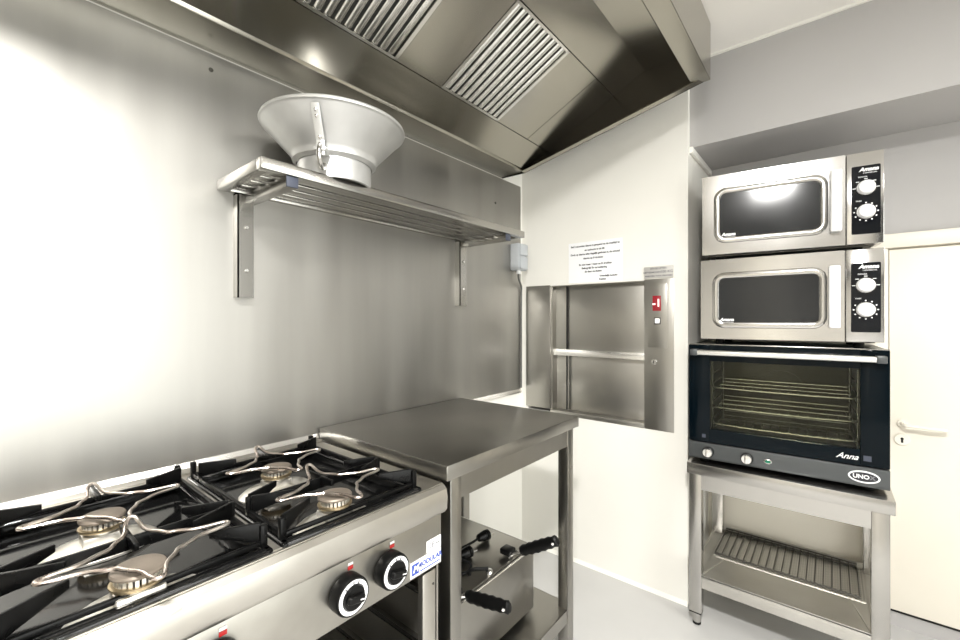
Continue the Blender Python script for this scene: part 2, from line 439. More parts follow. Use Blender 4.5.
b.box(.112, .155, -.016, .016, .052, .060, .001, mx=rm)
st = obj('strap_bracket', b, parent=fm)
hk = S('steel').tube([fpt(.147, .07), fpt(.160, .055), fpt(.158, .03), fpt(.140, .012), fpt(.118, .014), fpt(.110, .03)], .006, 8, smooth=2)
obj('hook', hk, parent=st)
for z, r in ((.140, .190), (.128, .182), (.085, .154)):
    obj('rivet', S('steel_bright').lathe([(0, .004), (.003, .0035), (.005, .001), (.005, 0), (0, 0)], mx=rm @ Matrix.Translation((r, 0, z)) @ Matrix.Rotation(PI/2, 4, 'Y'), n=12), parent=st)
ang2 = ang + PI
rm2 = Matrix.Translation((fx, fy, zb)) @ Matrix.Rotation(ang2, 4, 'Z')
obj('strap_bracket', S('alu').prism([(.194, .148), (.199, .154), (.150, .080), (.150, .040), (.143, .040), (.143, .080)], 'y', -.011, .011, .001, mx=rm2), parent=fm)

# ------------------------------------------------------------------ junction box in the corner
jb = thing('switch_box', 'small grey surface switch box with cable on the steel wall by the corner', 'switch box', (1.93, YW-.004, 1.50))
b = S('grey_plastic').box(1.892, 1.972, YW-.062, YW-.0048, 1.520, 1.665, .005)
obj('housing', b, parent=jb)
for z0, z1 in ((1.600, 1.660), (1.526, 1.594)):
    obj('switch_cover', S('grey_plastic').box(1.897, 1.967, YW-.072, YW-.060, z0, z1, .004), parent=jb)
c = S('white_plastic').cyl((1.93, YW-.034, 1.522), (1.93, YW-.034, 1.502), .012, 16)
obj('cable_gland', c, parent=jb)
obj('cable', S('cable').tube([(1.93, YW-.034, 1.505), (1.93, YW-.034, 1.48), (1.945, YW-.034, 1.455), (1.972, YW-.024, 1.44), (1.988, YW-.015, 1.428), (1.990, YW-.0115, 1.40), (1.990, YW-.0115, .87)], .0055, 8, smooth=2), parent=jb)

# ------------------------------------------------------------------ notice
pn = thing('paper_notice', 'white printed paper notice taped above the service lift hatch', 'notice', (XW, .915, 1.442))
obj('sheet', S('paper').box(XW-.0012, XW, .772, 1.058, 1.442, 1.648), parent=pn)
lines = [('Bel 3 seconden daarna is geopend na de maaltijd te', 1.628, .915, .0125), ('en opdracht in de lift', 1.606, .915, .0125),
         ('Druk op daarna alles degelijk gesloten is, de schotel', 1.586, .915, .0125), ('daarna op B drukken', 1.564, .922, .0125),
         ('En niet meer 1 keer na D drukken', 1.532, .912, .0125), ('Belangrijk! Er na bediening', 1.514, .917, .0125),
         ('de deur na sluiten', 1.496, .922, .0125), ('Vriendelijk bedankt', 1.470, .842, .0115), ('Keuken', 1.454, .872, .0115)]
t = S('ink')
for s, z, y, sz in lines: t.text(s, sz, face_mx((XW-.0014, y, z), (0, -1, 0)), bold=.0004)
obj('printed_text', t, parent=pn)

# ------------------------------------------------------------------ service lift
dw = thing('service_lift', 'stainless steel dumbwaiter hatch with red floor display set in the cream wall', 'dumbwaiter', (XW, .93, .752))
f = S('steel_lift')
f.box(XW-.004, XW+.012, 1.168, 1.322, .770, 1.438, .0015)
f.box(XW-.004, XW+.012, .538, .668, .746, 1.438, .0015)
f.box(XW-.004, XW+.012, .668, 1.168, .746, .768, .0015)
f.box(XW+.010, XW+.075, 1.160, 1.168, .768, 1.436).box(XW+.010, XW+.075, .660, .668, .768, 1.436)
f.box(XW+.010, XW+.075, .668, 1.160, .750, .768).box(XW+.010, XW+.075, .668, 1.160, 1.430, 1.436)
obj('frame', f, parent=dw)
obj('hatch_door', S('steel_lift').box(XW+.050, XW+.058, .669, 1.160, 1.080, 1.430, .001), parent=dw, label='upper sliding hatch panel')
obj('hatch_door', S('steel_lift').box(XW+.058, XW+.066, .669, 1.160, .768, 1.085, .001), parent=dw, label='lower sliding hatch panel')
obj('door_rail', S('steel_bright').prism([(XW+.020, 1.060), (XW+.052, 1.060), (XW+.058, 1.094), (XW+.026, 1.094)], 'y', .669, 1.160, .001), parent=dw)
obj('rail_seam', S('void').box(XW+.0395, XW+.0505, 1.090, 1.094, .770, 1.43), parent=dw)
pl = obj('control_plate', S('steel_lift').box(XW-.0065, XW-.003, .566, .652, 1.125, 1.415, .001), parent=dw)
ds = obj('display', S('red_led').box(XW-.009, XW-.006, .592, .629, 1.292, 1.361, .001), parent=pl)
obj('digit', S('lit_digit').text('-1', .048, face_mx((XW-.0096, .6105, 1.3265), (0, -1, 0)), bold=.0012), parent=ds)
bt = S('steel_dark').box(XW-.010, XW-.006, .593, .623, 1.230, 1.262, .002); bt.use('lit_button').box(XW-.012, XW-.009, .598, .618, 1.2355, 1.2565, .002)
obj('call_button', bt, parent=pl)
lk = S('steel_bright').cyl((XW-.003, .622, 1.058), (XW-.014, .622, 1.058), .013, 20, bev=.003); lk.use('void').box(XW-.0145, XW-.0135, .6205, .6235, 1.051, 1.065)
obj('key_lock', lk, parent=dw)
np_ = obj('name_plate', S('plate').box(XW-.006, XW, .540, .668, 1.442, 1.494, .001), parent=dw)
t = S('ink_grey')
for s, z, y, sz in (('ETAGE LIFTEN', 1.485, .604, .011), ('HEFVERMOGEN', 1.468, .632, .011), ('100 KG', 1.469, .568, .017), ('VERBODEN VOOR PERSONEN', 1.451, .604, .009)):
    t.text(s, sz, face_mx((XW-.0064, y, z), (0, -1, 0)), bold=.0003)
obj('engraved_text', t, parent=np_)

# ------------------------------------------------------------------ work table
wt = thing('work_table', 'stainless steel work table between the gas range and the far wall', 'work table', (1.12, 1.05, 0))
tp = S('steel_table').box(.767, 1.488, .739, YW-.013, .845, .884, .002, 2)
obj('table_top', tp, parent=wt)
obj('apron', S('steel_table').box(.80, 1.470, .758, .762, .778, .845).box(.80, 1.470, 1.31, 1.314, .778, .845).box(1.466, 1.470, .762, 1.31, .778, .845).box(.80, .804, .762, 1.31, .778, .845), parent=wt)
for x, y in ((.797, .755), (1.432, .755), (.797, 1.277), (1.432, 1.277)):
    l = S('steel_table').box(x, x+.042, y, y+.042, .03, .845, .002)
    lo = obj('leg', l, parent=wt)
    obj('foot', S('rubber').cyl((x+.021, y+.021, 0), (x+.021, y+.021, .032), .016, 16, r1=.019), parent=lo)
ls = S('steel_table').box(.80, 1.470, .760, 1.314, .160, .166)
ls.box(.841, 1.430, .758, .762, .118, .166).box(1.468, 1.472, .799, 1.275, .118, .166).box(.797, .80, .799, 1.275, .118, .166)
obj('low_shelf', ls, parent=wt)

# ------------------------------------------------------------------ gas range
RX0, RX1 = -.035, .757
gr = thing('gas_range', 'stainless steel four-burner gas range with black enamel pans and black knobs', 'gas range', (.36, 1.04, 0))
b = S('steel_front')
b.box(RX0, RX0+.02, .76, 1.335, .15, .80).box(RX1-.006, RX1-.001, .76, 1.335, .15, .80)
b.use('steel_dark').box(RX1-.001, RX1+.004, .775, 1.335, .15, .80).box(RX0, RX1, 1.325, 1.335, .15, .80)  # dark sheets stand in for shade beside and inside the cabinet
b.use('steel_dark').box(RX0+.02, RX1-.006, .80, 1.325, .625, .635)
obj('carcass', b, parent=gr)
tpb = S('steel_front')
# worktop frame with the rolled front lip; back upstand
tpb.prism([(.748, .774), (.736, .776), (.729, .786), (.7275, .815), (.731, .834), (.741, .843), (.760, .845), (.760, .80)], 'x', RX0, RX1, 0)
tpb.box(RX0, RX1, .745, 1.335, .800, .818)
tpb.box(RX0, .012, .745, 1.335, .817, .845).box(.694, RX1, .745, 1.335, .817, .845)
tpb.box(.012, .694, .745, .752, .817, .845).box(.012, .694, 1.262, 1.335, .817, .845)
tpb.box(.340, .364, .752, 1.262, .817, .846)
tpb.box(RX0, RX1, 1.300, 1.335, .845, .852, .002)
obj('top_frame', tpb, parent=gr)
obj('control_panel', S('steel_panel').box(RX0, RX1, .750, .757, .645, .778, .001), parent=gr)
for x0, x1 in ((RX0+.01, RX0+.055), (.702, .745)):
    po = obj('post', S('steel_front').box(x0, x1, .757, .775, .15, .634, .002), parent=gr)
    obj('hinge', S('steel_dark').box(x1-.001, x1+.006, .758, .766, .37, .40), parent=po)
    obj('rivet', S('steel_dark').cyl(((x0+x1)/2+.012, .757, .60), ((x0+x1)/2+.012, .755, .60), .003, 10), parent=po)
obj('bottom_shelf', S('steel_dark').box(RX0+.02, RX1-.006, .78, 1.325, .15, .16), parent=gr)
for x in (RX0+.03, RX1-.05):
    for y in (.80, 1.29):
        obj('leg', S('steel').cyl((x+.01, y, 0), (x+.01, y, .15), .02, 20, bev=.003), parent=gr)
# enamel pans
def pan_mesh(x0, x1):
    p = S('enamel')
    y0, y1, zt, zf = .750, 1.264, .852, .826
    p.box(x0, x1, y0, y1, zf-.004, zf)
    for (a0, a1, c0, c1) in ((x0, x1, y0, y0+.020), (x0, x1, y1-.018, y1), (x0, x0+.018, y0, y1), (x1-.018, x1, y0, y1)):
        p.box(a0, a1, c0, c1, zf-.002, zt, .006, 3)
    p.box(x0+.01, x1-.01, 1.0, 1.012, zf-.001, zf+.005, .004, 2)
    return p
for x0, x1 in ((.008, .345), (.358, .695)):
    obj('pan', pan_mesh(x0, x1), parent=gr)
# burners
BUR = [(.163, .785), (.163, 1.043), (.490, .795), (.490, 1.055)]
def burner(bx, by):
    z = .827
    base = S('burner_alu').lathe([(0, .0), (.080, .0), (.080, .004), (.070, .012), (.036, .018), (0, .018)], (bx, by, z), 40, sx=1.06, sy=.78)
    bo = obj('burner', base, parent=gr)
    obj('burner_body', S('burner_alu').box(bx-.030, bx+.030, by-.023, by+.023, z+.012, z+.032, .004).lathe([(0, .030), (.021, .030), (.024, .040), (0, .040)], (bx, by, z), 28), parent=bo)
    ring = S('brass').lathe([(.024, .036), (.033, .039), (.0345, .042), (.0345, .0445), (.031, .0455), (.024, .0445)], (bx, by, z), 40)
    ring.use('burner_alu')
    for i in range(24):
        a = 2*PI*i/24
        mx = Matrix.Translation((bx, by, z+.0495)) @ Matrix.Rotation(a, 4, 'Z')
        ring.box(.023, .029, -.0022, .0026, -.0055, .0055, mx=mx)
    ring.use('iron').lathe([(0, .042), (.023, .042), (.023, .055), (0, .055)], (bx, by, z), 24)
    obj('burner_ring', ring, parent=bo)
    obj('burner_cap', S('burner_cap').lathe([(0, .0545), (.0310, .0545), (.0338, .0562), (.0343, .0590), (.0325, .0618), (.027, .0630), (0, .0637)], (bx, by, z), 40), parent=bo)
for bx, by in BUR: burner(bx, by)
# cast pan supports: one casting per column of two burners
def fin(mb, x, y, ang, L, h0, h1, zt=.893, th=.007):
    mx = Matrix.Translation((x, y, zt)) @ Matrix.Rotation(ang, 4, 'Z')
    mb.prism([(0, -h0), (0, 0), (L, 0), (L, -h1)], 'y', -th/2, th/2, .0015, mx=mx)
def grate(x0, x1):
    g = S('iron'); zt = .884
    xc = (x0+x1)/2
    g.box(x0, x1, .910, .918, .862, zt, .002)
    for y in (.772, 1.247): g.box(x0, x1, y-.004, y+.004, .853, .862, .002)
    for x in (x0+.005, x1-.005):
        g.box(x-.004, x+.004, .768, 1.25, .853, .864, .002)
        for y in (.772, .914, 1.247): g.box(x-.006, x+.006, y-.006, y+.006, .850, zt+.006, .002)
    for ylo, yhi in ((.776, .908), (.920, 1.215)):
        for sx, xe in ((1, x0+.007), (-1, x1-.007)):
            base = 0 if sx > 0 else PI
            fin(g, xe, ylo, base + sx*math.radians(26), .078, .036, .012)
            fin(g, xe, yhi, base - sx*math.radians(26), .082, .036, .012)
    # tabs from the cross bars towards the burners
    for y, dy, L in ((.914, -1, .050), (.914, 1, .055), (1.247, -1, .085)):
        fin(g, xc, y, PI/2*dy, L, .024, .012, .889)
    return g
GR = ((.014, .340), (.364, .690))
for x0, x1 in GR: obj('pan_support', grate(x0, x1), parent=gr)
# knobs
for kx, full in ((.145, 1), (.250, 1), (.484, 1), (.590, 1)):
    kz, y = .708, .750
    ka = Matrix.Translation((kx, y, kz)) @ Matrix.Rotation(PI/2, 4, 'X')
    kb = S('black').lathe([(0, 0), (.034, 0), (.0375, .004), (.0375, .026), (.0355, .031), (0, .031)], n=44, mx=ka)
    ko = obj('control_knob', kb, parent=gr)
    dial = S('white_ink').lathe([(.0250, .0312), (.0325, .0312), (.0325, .0316), (.0250, .0316)], n=44, mx=ka)
    dial.use('ink')
    for a in (66, 90, 128):
        p = (kx+.0275*math.cos(math.radians(a)), y-.0318, kz+.0275*math.sin(math.radians(a)))
        dial.box(-.0012, .0012, -.0006, .0003, -.003, .003, mx=Matrix.Translation(p) @ Matrix.Rotation(-math.radians(a-90), 4, 'Y'))
    obj('dial_ring', dial, parent=ko)
    gp = S('black').box(-.0075, .0075, -.046, -.030, -.019, .019, .004, 3, mx=Matrix.Translation((kx, y, kz)) @ Matrix.Rotation(math.radians(104), 4, 'Y'))
    gp.lathe([(0, .0315), (.0242, .0315), (.0228, .036), (0, .037)], n=32, mx=ka)
    gp.use('white_ink').box(-.001, .001, -.0464, -.0458, .006, .016, mx=Matrix.Translation((kx, y, kz)) @ Matrix.Rotation(math.radians(104), 4, 'Y'))
    obj('grip', gp, parent=ko)
    rx = kx+.013
    rd = S('red_enamel').box(rx-.006, rx+.006, .7485, .7502, .7455, .7535, .0005); rd.use('white_ink').box(rx-.006, rx+.006, .7485, .7502, .754, .7595, .0005)
    obj('index_mark', rd, parent=gr)
# stickers
stx = S('paper').box(.708, .755, .7490, .7502, .688, .716)
stx.use('ink').text('CE', .018, face_mx((.722, .7486, .702), (1, 0, 0))); stx.text('0694', .007, face_mx((.743, .7486, .701), (1, 0, 0)))
obj('sticker', stx, parent=gr, label='small white sticker with conformity mark')
stx = S('paper').box(.656, .755, .7490, .7502, .649, .685)
stx.use('ink_blue').box(.660, .682, .7486, .7491, .654, .680).text('MODULAR', .0165, face_mx((.718, .7486, .670), (1, 0, 0)), bold=.0006)
stx.box(.685, .751, .7486, .7491, .6545, .6575)
stx.use('paper').text('M', .020, face_mx((.671, .7482, .667), (1, 0, 0)), shear=.3, bold=.0006)
obj('sticker', stx, parent=gr, label='white and blue maker sticker')

# wire pot rings lying on the pan supports
def pot_ring():
    pts = []
    for i in range(4):
        a = PI/2*i; d = Vector((math.cos(a), math.sin(a), 0)); p = Vector((-math.sin(a), math.cos(a), 0))
        fb = i % 2 == 1
        L = .116 if not fb else .106
        tz = 0 if not fb else (.016 if i == 1 else 0)
        pts += [d*.050 - p*.030, d*.070 - p*.014, d*(L-.012) - p*.0095 + Vector((0, 0, tz*.4)), d*L - p*.005 + Vector((0, 0, tz)), d*L + p*.005 + Vector((0, 0, tz)), d*(L-.012) + p*.0095 + Vector((0, 0, tz*.4)), d*.070 + p*.014, d*.050 + p*.030]
        q = (d+p).normalized()
        pts += [q*.050]
    pts = [q + Vector((0, 0, .0045)) for q in pts]
    return S('rod').tube(pts, .0031, 9, closed=True, smooth=2)
RZ = .8945
pr = thing('pot_ring', 'bent wire pot ring over the far left burner, beside the steel wall', 'pot ring', (.173, 1.060, RZ), math.radians(4), 'wire pot rings on the range')
obj('wire', pot_ring(), parent=pr, world=False)
dup(pr, (.175, .812, RZ), 'bent wire pot ring over the near left burner, at the front edge', math.radians(-3))
dup(pr, (.497, 1.066, RZ), 'bent wire pot ring over the back burner nearest the work table', math.radians(2))
dup(pr, (.503, .826, RZ), 'bent wire pot ring over the front burner above the two knobs', math.radians(-2))

for z in (.30, .43, .56):
    obj('runner', S('steel').box(RX1-.030, RX1-.006, .79, 1.30, z, z+.003).box(RX1-.030, RX1-.028, .79, 1.30, z, z+.014), parent=gr)

# ------------------------------------------------------------------ deep fryer on the table's low shelf
fy0, fy1, fx0, fx1 = .845, 1.228, .86, 1.338
df = thing('deep_fryer', 'steel table-top deep fryer with black basket handles on the low shelf', 'deep fryer', (1.1, 1.04, .166))
obj('body', S('steel_table').box(fx0, fx1, fy0, fy1, .190, .412, .004), parent=df)
obj('lid', S('steel_table').box(fx0+.006, fx1-.004, fy0+.004, fy1-.004, .413, .421, .003), parent=df)
obj('rim', S('steel_bright').tube([(fx0+.01, fy0-.003, .414), (fx1-.006, fy0-.003, .414), (fx1+.002, fy0+.005, .414), (fx1+.002, fy1-.01, .414)], .004, 8, smooth=1), parent=df)
for x in (fx0+.04, fx1-.04):
    for y in (fy0+.04, fy1-.04):
        obj('foot', S('rubber').cyl((x, y, .166), (x, y, .192), .018, 16, bev=.002), parent=df)
def basket_handle(p0, p1, p2):
    """p0 hook on the rim, p1 start of the grip, p2 end of the grip"""
    p0, p1, p2 = map(Vector, (p0, p1, p2))
    s = S('steel_bright').tube([p0+Vector((-.016, .0, -.004)), p0+Vector((-.012, -.006, .008)), p1+Vector((-.008, .0, 0)), p1.lerp(p2, .15)], .0035, 8, smooth=1)
    s.tube([p0+Vector((.016, .0, -.004)), p0+Vector((.012, -.006, .008)), p1+Vector((.008, .0, 0)), p1.lerp(p2, .15)], .0035, 8, smooth=1)
    ho = obj('basket_handle', s, parent=df)
    d = (p2-p1); n = 11
    prof = [(0, 0), (.012, .001)]
    for i in range(n+1):
        u = i/n; prof.append((.0148 + (.0018 if i % 2 else -.0008) + .002*math.sin(u*PI), .004 + (d.length-.01)*u))
    prof += [(.012, d.length-.001), (0, d.length)]
    mx = Matrix.Translation(p1) @ d.to_track_quat('Z', 'Y').to_matrix().to_4x4() @ Matrix.Diagonal((.8, 1.12, 1, 1))
    g = S('black').lathe(prof, n=20, mx=mx)
    gh = obj('grip', g, parent=ho)
    side = Vector((-1, -.25, 0)).normalized()
    c = p1.lerp(p2, .88)
    obj('rivet', S('steel_bright').cyl(c+side*.010, c+side*.0155+Vector((0, -.003, 0)), .0045, 12), parent=gh)
    obj('latch', S('black').box(-.020, .020, -.012, .030, -.002, .018, .004, mx=Matrix.Translation(p0+Vector((0, .008, .002)))), parent=ho)
basket_handle((1.215, .858, .430), (1.222, .825, .452), (1.238, .690, .527))
basket_handle((.935, .858, .424), (.950, .835, .430), (.962, .685, .452))
kb = S('black').tube([(1.045, .905, .4215), (1.045, .905, .438), (1.062, .885, .440), (1.088, .862, .438)], .006, 8, smooth=1)
kb.use('steel_bright').lathe([(0, 0), (.011, 0), (.013, .005), (.011, .012), (0, .014)], (1.090, .860, .4215), 20)
obj('thermostat_probe', kb, parent=df)
obj('drain_hose', S('cable').tube([(1.335, 1.02, .33), (1.372, .99, .34), (1.398, .94, .30), (1.398, .90, .235), (1.375, .885, .190), (1.335, .882, .181), (1.25, .90, .178)], .0065, 8, smooth=2), parent=df)

def power_cord(name, label, plug, pts):
    pc = thing(name, label, 'power cord', plug)
    x, y, z = plug
    p = S('black').cyl((x-.035, y+.008, z), (x, y, z), .013, 16, r1=.019, bev=.003)
    p.cyl((x, y, z), (x+.014, y-.003, z), .019, 18, bev=.002)
    po = obj('plug', p, parent=pc)
    obj('pin', S('steel_bright').cyl((x+.013, y-.012, z), (x+.032, y-.017, z), .0024, 8), parent=po)
    obj('pin', S('steel_bright').cyl((x+.013, y+.007, z), (x+.032, y+.002, z), .0024, 8), parent=po)
    obj('cable', S('rubber').tube([(x-.033, y+.007, z)]+pts, .0045, 8, smooth=2), parent=pc)
    return pc
zc = .4255
power_cord('power_cord', 'black power cord with two-pin plug lying on the fryer lid', (1.245, 1.00, .441), [(1.19, 1.01, .436), (1.12, 1.03, zc), (1.04, 1.08, zc), (.97, 1.15, zc), (.92, 1.18, zc)])
power_cord('power_cord', 'coiled black power cord in the shade beside the table leg, nearer the fryer edge', (1.115, .975, .441), [(1.07, .985, .436), (1.03, 1.01, zc), (1.00, .97, zc), (1.02, .92, zc), (1.07, .915, zc), (1.09, .95, zc+.009), (1.05, .995, zc+.010), (1.0, 1.03, zc), (.93, 1.03, zc)])

# ------------------------------------------------------------------ oven stand
st = thing('oven_stand', 'stainless steel stand carrying the convection oven, with a tray shelf', 'stand', (2.15, .145, 0))
SX0, SX1, SY0, SY1 = 1.902, 2.385, -.150, .450
obj('stand_top', S('steel').box(SX0-.012, SX1, SY0-.012, SY1+.006, .622, .668, .003), parent=st)
obj('rail', S('steel').box(SX0+.002, SX0+.006, SY0+.04, SY1-.04, .560, .622).box(SX1-.006, SX1-.002, SY0+.04, SY1-.04, .560, .622).box(SX0+.04, SX1-.04, SY0+.001, SY0+.005, .560, .622).box(SX0+.04, SX1-.04, SY1-.005, SY1-.001, .560, .622), parent=st)
for x in (SX0, SX1-.040):
    for y in (SY0, SY1-.046):
        lo = obj('leg', S('steel').box(x, x+.040, y, y+.046, .055, .622, .002), parent=st)
        ft = S('steel').cyl((x+.02, y+.021, .012), (x+.02, y+.021, .050), .0155, 16, r1=.018); ft.use('rubber').cyl((x+.02, y+.021, 0), (x+.02, y+.021, .014), .016, 16, bev=.003).box(x+.001, x+.039, y+.001, y+.045, .050, .056)
        obj('foot', ft, parent=lo)
t = S('steel_tray')
t.box(SX0+.002, SX1-.002, SY0+.042, SY1-.042, .206, .210)
t.box(SX0+.002, SX0+.006, SY0+.042, SY1-.042, .160, .213, .0015)
t.box(SX1-.006, SX1-.002, SY0+.042, SY1-.042, .160, .235)
t.box(SX0+.04, SX1-.04, SY0+.006, SY0+.044, .206, .210).box(SX0+.04, SX1-.04, SY1-.044, SY1-.006, .206, .210)
t.box(SX0+.04, SX1-.04, SY0+.004, SY0+.008, .16, .222).box(SX0+.04, SX1-.04, SY1-.008, SY1-.004, .16, .222)
for y, s in ((SY1-.044, -1), (SY0+.044, 1)):
    t.tube([(SX0+.008, y, .211), (2.10, y+s*.05, .2105)], .0022, 6)
t.tube([(2.105, SY1-.062, .2115), (2.105, SY0+.048, .2115)], .003, 6)
obj('tray_shelf', t, parent=st)
rk = thing('wire_rack', 'dark wire oven rack lying on the stand shelf below the oven', 'rack', (2.24, .145, .2105))
fz0 = .218
r = S('steel_dark')
rx0, rx1, ry0, ry1 = 2.118, 2.375, -.085, .395
r.tube([(rx0, ry0, fz0), (rx1, ry0, fz0), (rx1, ry1, fz0), (rx0, ry1, fz0)], .004, 8, closed=True)
obj('rim', r, parent=rk)
r = S('steel_dark')
for i in range(17):
    y = ry0+.027+(ry1-ry0-.054)*i/16
    r.tube([(rx0, y, fz0+.004), (rx1-.012, y, fz0+.004), (rx1, y, fz0+.011)], .0022, 6)
r.tube([(rx1-.004, ry0, fz0+.012), (rx1-.004, ry1, fz0+.012)], .003, 6)
obj('wires', r, parent=rk)
pp = obj('perforated_tray', S('perforated').box(2.112, 2.376, -.100, .400, .2102, .2118), None)
tag(pp, 'flat perforated steel sheet under the wire rack on the stand shelf', 'tray')

# ------------------------------------------------------------------ appliances: local x to the viewer's right, y into the wall, z up
def local(name, label, cat, p, th, group=None):
    return thing(name, label, cat, p, -PI/2+th, group)

OVW, OVD, OVH = .606, .44, .467
ov = local('convection_oven', 'dark blue glass-fronted convection oven on the steel stand', 'oven', (1.908, .453, .668), math.radians(2.6))
z0 = .014
b = S('steel_dark')
b.box(0, .012, .03, OVD, z0, z0+OVH).box(OVW-.012, OVW, .03, OVD, z0, z0+OVH).box(.012, OVW-.012, .03, OVD, z0+OVH-.012, z0+OVH).box(.012, OVW-.012, .03, OVD, z0, z0+.012).box(.012, OVW-.012, OVD-.012, OVD, z0+.012, z0+OVH-.012)
obj('housing', b, parent=ov, world=False)
cv = S('cavity')
cx0, cx1, cz0, cz1 = .070, .540, .112, .417
cv.box(cx0-.004, cx0, .034, .40, cz0, cz1).box(cx1, cx1+.004, .034, .40, cz0, cz1).box(cx0, cx1, .034, .40, cz0-.004, cz0).box(cx0, cx1, .034, .40, cz1, cz1+.004).box(cx0, cx1, .40, .404, cz0, cz1)
cv.lathe([(0, 0), (.085, 0), (.085, .004), (0, .004)], n=40, mx=Matrix.Translation((.30, .397, .272)) @ Matrix.Rotation(PI/2, 4, 'X'))
for i in range(9):
    a = i*PI/9
    cv.box(-.082, .082, -.003, .0, -.004, .004, mx=Matrix.Translation((.30, .395, .272)) @ Matrix.Rotation(a, 4, 'Y'))
cv.use('steel')
for xx in (cx0+.010, cx1-.010):
    for yy in (.06, .37): cv.tube([(xx, yy, cz0+.005), (xx, yy, cz1-.01)], .0025, 6)
    for k in range(7): cv.tube([(xx, .06, cz0+.02+k*.038), (xx, .37, cz0+.02+k*.038)], .0022, 6)
obj('cavity', cv, parent=ov, world=False)
# door: dark glass frame around the window
dr = S('navy_glass')
wx0, wx1, wz0, wz1 = .078, .532, .142, .417
dz0, dz1 = z0+.075, z0+OVH
dr.box(0, wx0, 0, .03, dz0, dz1, .003).box(wx1, OVW, 0, .03, dz0, dz1, .003).box(wx0, wx1, 0, .03, dz0, wz0).box(wx0, wx1, 0, .03, wz1, dz1)
do = obj('oven_door', dr, parent=ov, world=False)
obj('window_pane', S('oven_glass').box(wx0, wx1, .003, .007, wz0, wz1), parent=do, world=False)
hd = S('steel_bright').tube([(.035, -.036, .452), (.575, -.036, .452)], .010, 14, flat=(.011, .008))
hd.use('oven_panel').box(.014, .040, -.046, 0, .440, .465, .003).box(.568, .594, -.046, 0, .440, .465, .003)
obj('handle', hd, parent=do, world=False)
obj('top_edge', S('steel').box(0, OVW, .001, .03, dz1, dz1+.004, .001), parent=do, world=False)
gl = S('white_ink').text('Anna', .027, face_mx((.497, -.0006, .114), (1, 0, 0)), shear=.5, bold=.0002)
gl.use('cap_plastic').box(.050, .063, -.0008, 0, .105, .119).box(.540, .560, -.0008, 0, .106, .124)
obj('glass_print', gl, parent=do, world=False)
cp = obj('control_panel', S('oven_panel').prism([(.034, z0), (.004, z0+.004), (0, z0+.012), (0, z0+.070), (.034, z0+.072)], 'x', 0, OVW, .0015), parent=ov, world=False)
for u in (.072, .205):
    kx = Matrix.Translation((u, 0, z0+.036)) @ Matrix.Rotation(PI/2, 4, 'X')
    kn = S('black').lathe([(0, 0), (.021, 0), (.021, .006), (0, .006)], n=32, mx=kx)
    kn.use('steel_bright').lathe([(0, .006), (.0185, .006), (.0185, .020), (.016, .024), (0, .024)], n=32, mx=kx)
    kn.box(-.006, .006, -.030, -.022, -.015, .015, .002, mx=Matrix.Translation((u, 0, z0+.036)))
    obj('control_knob', kn, parent=cp, world=False)
le = S('steel').lathe([(0, 0), (.014, 0), (.014, .002), (.011, .003), (0, .003)], n=24, mx=Matrix.Translation((.272, 0, z0+.036)) @ Matrix.Rotation(PI/2, 4, 'X') @ Matrix.Diagonal((.95, .62, 1, 1)))
le.use('green_led').lathe([(0, .003), (.010, .003), (.008, .006), (0, .007)], n=24, mx=Matrix.Translation((.272, 0, z0+.036)) @ Matrix.Rotation(PI/2, 4, 'X') @ Matrix.Diagonal((.95, .62, 1, 1)))
obj('indicator_lamp', le, parent=cp, world=False)
bm_ = Matrix.Translation((.541, -.0002, z0+.038)) @ Matrix.Rotation(PI/2, 4, 'X')
bd = S('white_ink').lathe([(0, 0), (.041, 0), (.041, .002), (0, .002)], n=48, mx=bm_ @ Matrix.Diagonal((1, .5, 1, 1)))
bd.use('ink').lathe([(0, .002), (.036, .002), (.036, .0026), (0, .0026)], n=48, mx=bm_ @ Matrix.Diagonal((1, .43, 1, 1)))
bd.use('white_ink').text('UNO', .0185, face_mx((.5335, -.0032, z0+.038), (1, 0, 0)), bold=.0006)
bd.use('ink_grey').text('X', .0185, face_mx((.5625, -.0032, z0+.038), (1, 0, 0)), bold=.0006)
obj('badge', bd, parent=cp, world=False)
for u in (.05, OVW-.05):
    for v in (.06, OVD-.06): obj('foot', S('rubber').cyl((u, v, 0), (u, v, z0+.002), .02, 16, bev=.002), parent=ov, world=False)
# three wire shelves inside
for i, zz in enumerate((.157, .226, .307)):
    r = S('steel_bright')
    r.tube([(cx0+.008, .060, zz+.006), (cx0+.022, .052, zz-.004), (cx1-.022, .052, zz-.004), (cx1-.008, .060, zz+.006)], .0036, 8, smooth=1)
    r.tube([(cx0+.016, .37, zz), (cx1-.016, .37, zz)], .0028, 6)
    for k in range(15):
        x = cx0+.032+(cx1-cx0-.064)*k/14
        r.tube([(x, .052, zz), (x, .37, zz)], .0016, 5)
    for yy in (.16, .27): r.tube([(cx0+.02, yy, zz-.003), (cx1-.02, yy, zz-.003)], .002, 6)
    ro = obj('oven_rack', r, None)
    lab = ('wire rack on the lowest runners inside the convection oven', 'wire rack on the middle runners inside the convection oven', 'wire rack on the upper runners inside the convection oven')[i]
    ro.location = ov.location; ro.rotation_euler = ov.rotation_euler
    tag(ro, lab, 'oven rack', 'wire racks in the convection oven')

